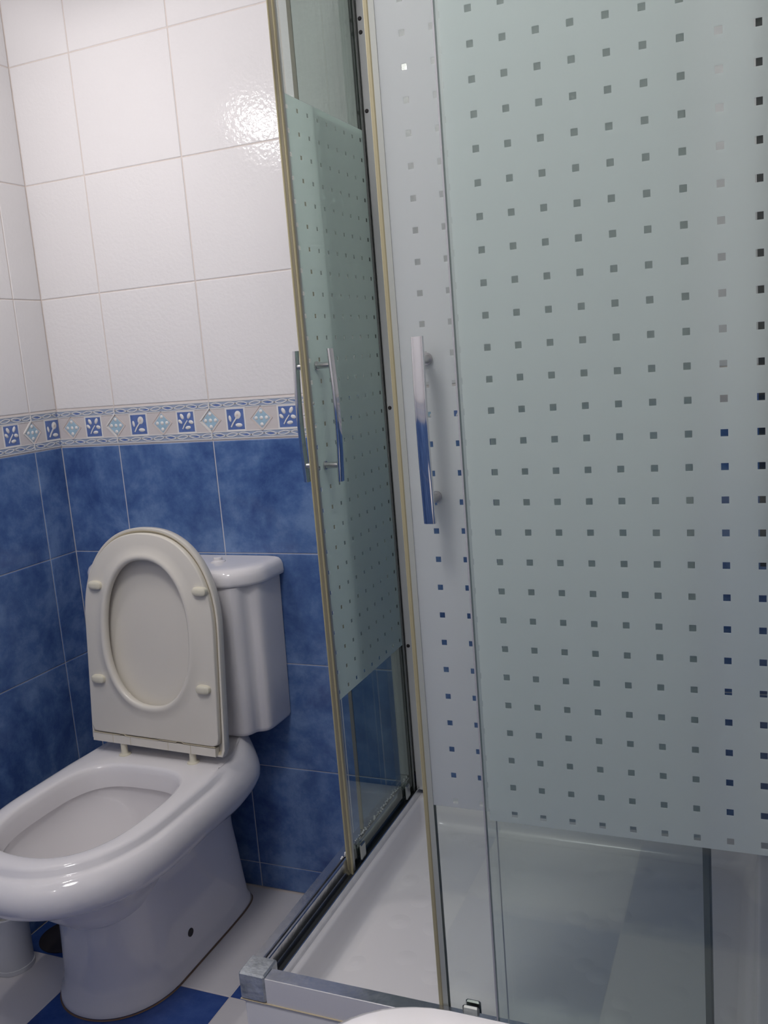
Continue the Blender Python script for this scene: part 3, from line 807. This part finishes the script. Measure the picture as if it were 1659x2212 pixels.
# ------------------------------------------------------------------ washbasin in front of the camera
wb = thing('washbasin', 'white rounded washbasin rim at the bottom edge beside the shower', 'washbasin', (1.56, -1.55, 0))
def brect(o, z, r=None, n=10):
    x0, x1, y0, y1 = 1.281 + o, 1.858 - o, FY + .004 + o * .2, -1.238 - o
    pts = []
    r = max(.02, .062 - o * .2)
    for cx, cy, a, rr in ((x1 - r, y1 - r * .8, 0, r), (x0 + r, y1 - r * .8, pi / 2, r)):
        for i in range(n + 1):
            t = a + pi / 2 * i / n
            pts.append((cx + rr * cos(t), cy + rr * .8 * sin(t) + (-.006 * abs(cx + rr * cos(t) - 1.56) / .3), z))
    pts = [(x1, y0, z)] + pts + [(x0, y0, z)]
    return pts
mb = MB()
mb.rings([brect(.16, .66), brect(.06, .70), brect(.02, .76), brect(.004, .80), brect(0, .835), brect(.002, .845), brect(.008, .850), brect(.030, .8505), brect(.040, .848), brect(.048, .840), brect(.060, .80), brect(.09, .74), brect(.15, .715)], 0, cap0=True, cap1=True)
mb.build('basin', M_CERAMIC, wb, sharp=50)
mb = MB(); mb.lathe([(.0001, .66), (.075, .66), (.070, .45), (.085, .1), (.105, .01), (.105, 0), (.0001, 0)], (1.56, -1.62, 0), n=40)
mb.build('pedestal', M_CERAMIC, wb)
child_fix(wb)

# ------------------------------------------------------------------ lamps
cl = thing('ceiling_lamp', 'round white ceiling lamp over the middle of the room', 'lamp', (LAMP_A[0], LAMP_A[1], CEIL))
mb = MB(); mb.lathe([(.0001, CEIL), (.24, CEIL), (.245, CEIL - .01), (.24, CEIL - .035), (.23, CEIL - .04)], (LAMP_A[0], LAMP_A[1], 0), n=48); mb.build('base', M_WHITE_GLOSS_REFL, cl)
mb = MB(); mb.lathe([(.23, CEIL - .036), (.225, CEIL - .05), (.19, CEIL - .065), (.1, CEIL - .072), (.0001, CEIL - .073)], (LAMP_A[0], LAMP_A[1], 0), n=48); mb.build('diffuser', M_DIFF, cl)
child_fix(cl)
gl = thing('wall_globe_lamp', 'opal glass globe lamp on the wall behind the viewer', 'lamp', (GLOBE[0], FY, GLOBE[2]))
mb = MB(); mb.cyl((GLOBE[0], FY + .001, GLOBE[2]), (GLOBE[0], FY + .02, GLOBE[2]), .04, n=32, bev=.003); mb.cyl((GLOBE[0], FY + .02, GLOBE[2]), (GLOBE[0], GLOBE[1] - .04, GLOBE[2]), .012); mb.build('wall_plate', M_SPOT, gl)
mb = MB(); mb.lathe([(.044 * sin(pi * i / 16) + .0001, -.044 * cos(pi * i / 16)) for i in range(17)], GLOBE, n=32); mb.build('globe', M_BULB, gl)
child_fix(gl)
sl = thing('wall_spotlight', 'metal wall lamp with three small spots high on the left wall', 'lamp', (0, -.62, 1.95))
mb = MB(); mb.box((.001, -.68, 1.93), (.02, -.56, 1.99), bev=.004); mb.build('wall_plate', M_SPOT, sl)
mb = MB(); mb.cyl((.02, -.62, 1.96), (.28, -.62, 1.96), .009); mb.cyl((.28, -.53, 1.96), (.28, -.71, 1.96), .009); mb.build('arm', M_SPOT, sl)
for sx, sy, sz in SPOTS:
    mb = MB(); mb.lathe([(.0001, .085), (.008, .085), (.010, .05), (.030, .03), (.033, -.02), (.031, -.02), (.028, .028), (.0001, .030)], (sx, sy, sz), n=28)
    h = mb.build('spot_shade', M_SPOT, sl)
    mb = MB(); mb.lathe([(.0001, -.014), (.010, -.010), (.015, 0), (.010, .012), (.0001, .02)], (sx, sy, sz), n=20)
    mb.build('bulb', M_BULB, h)
child_fix(sl)
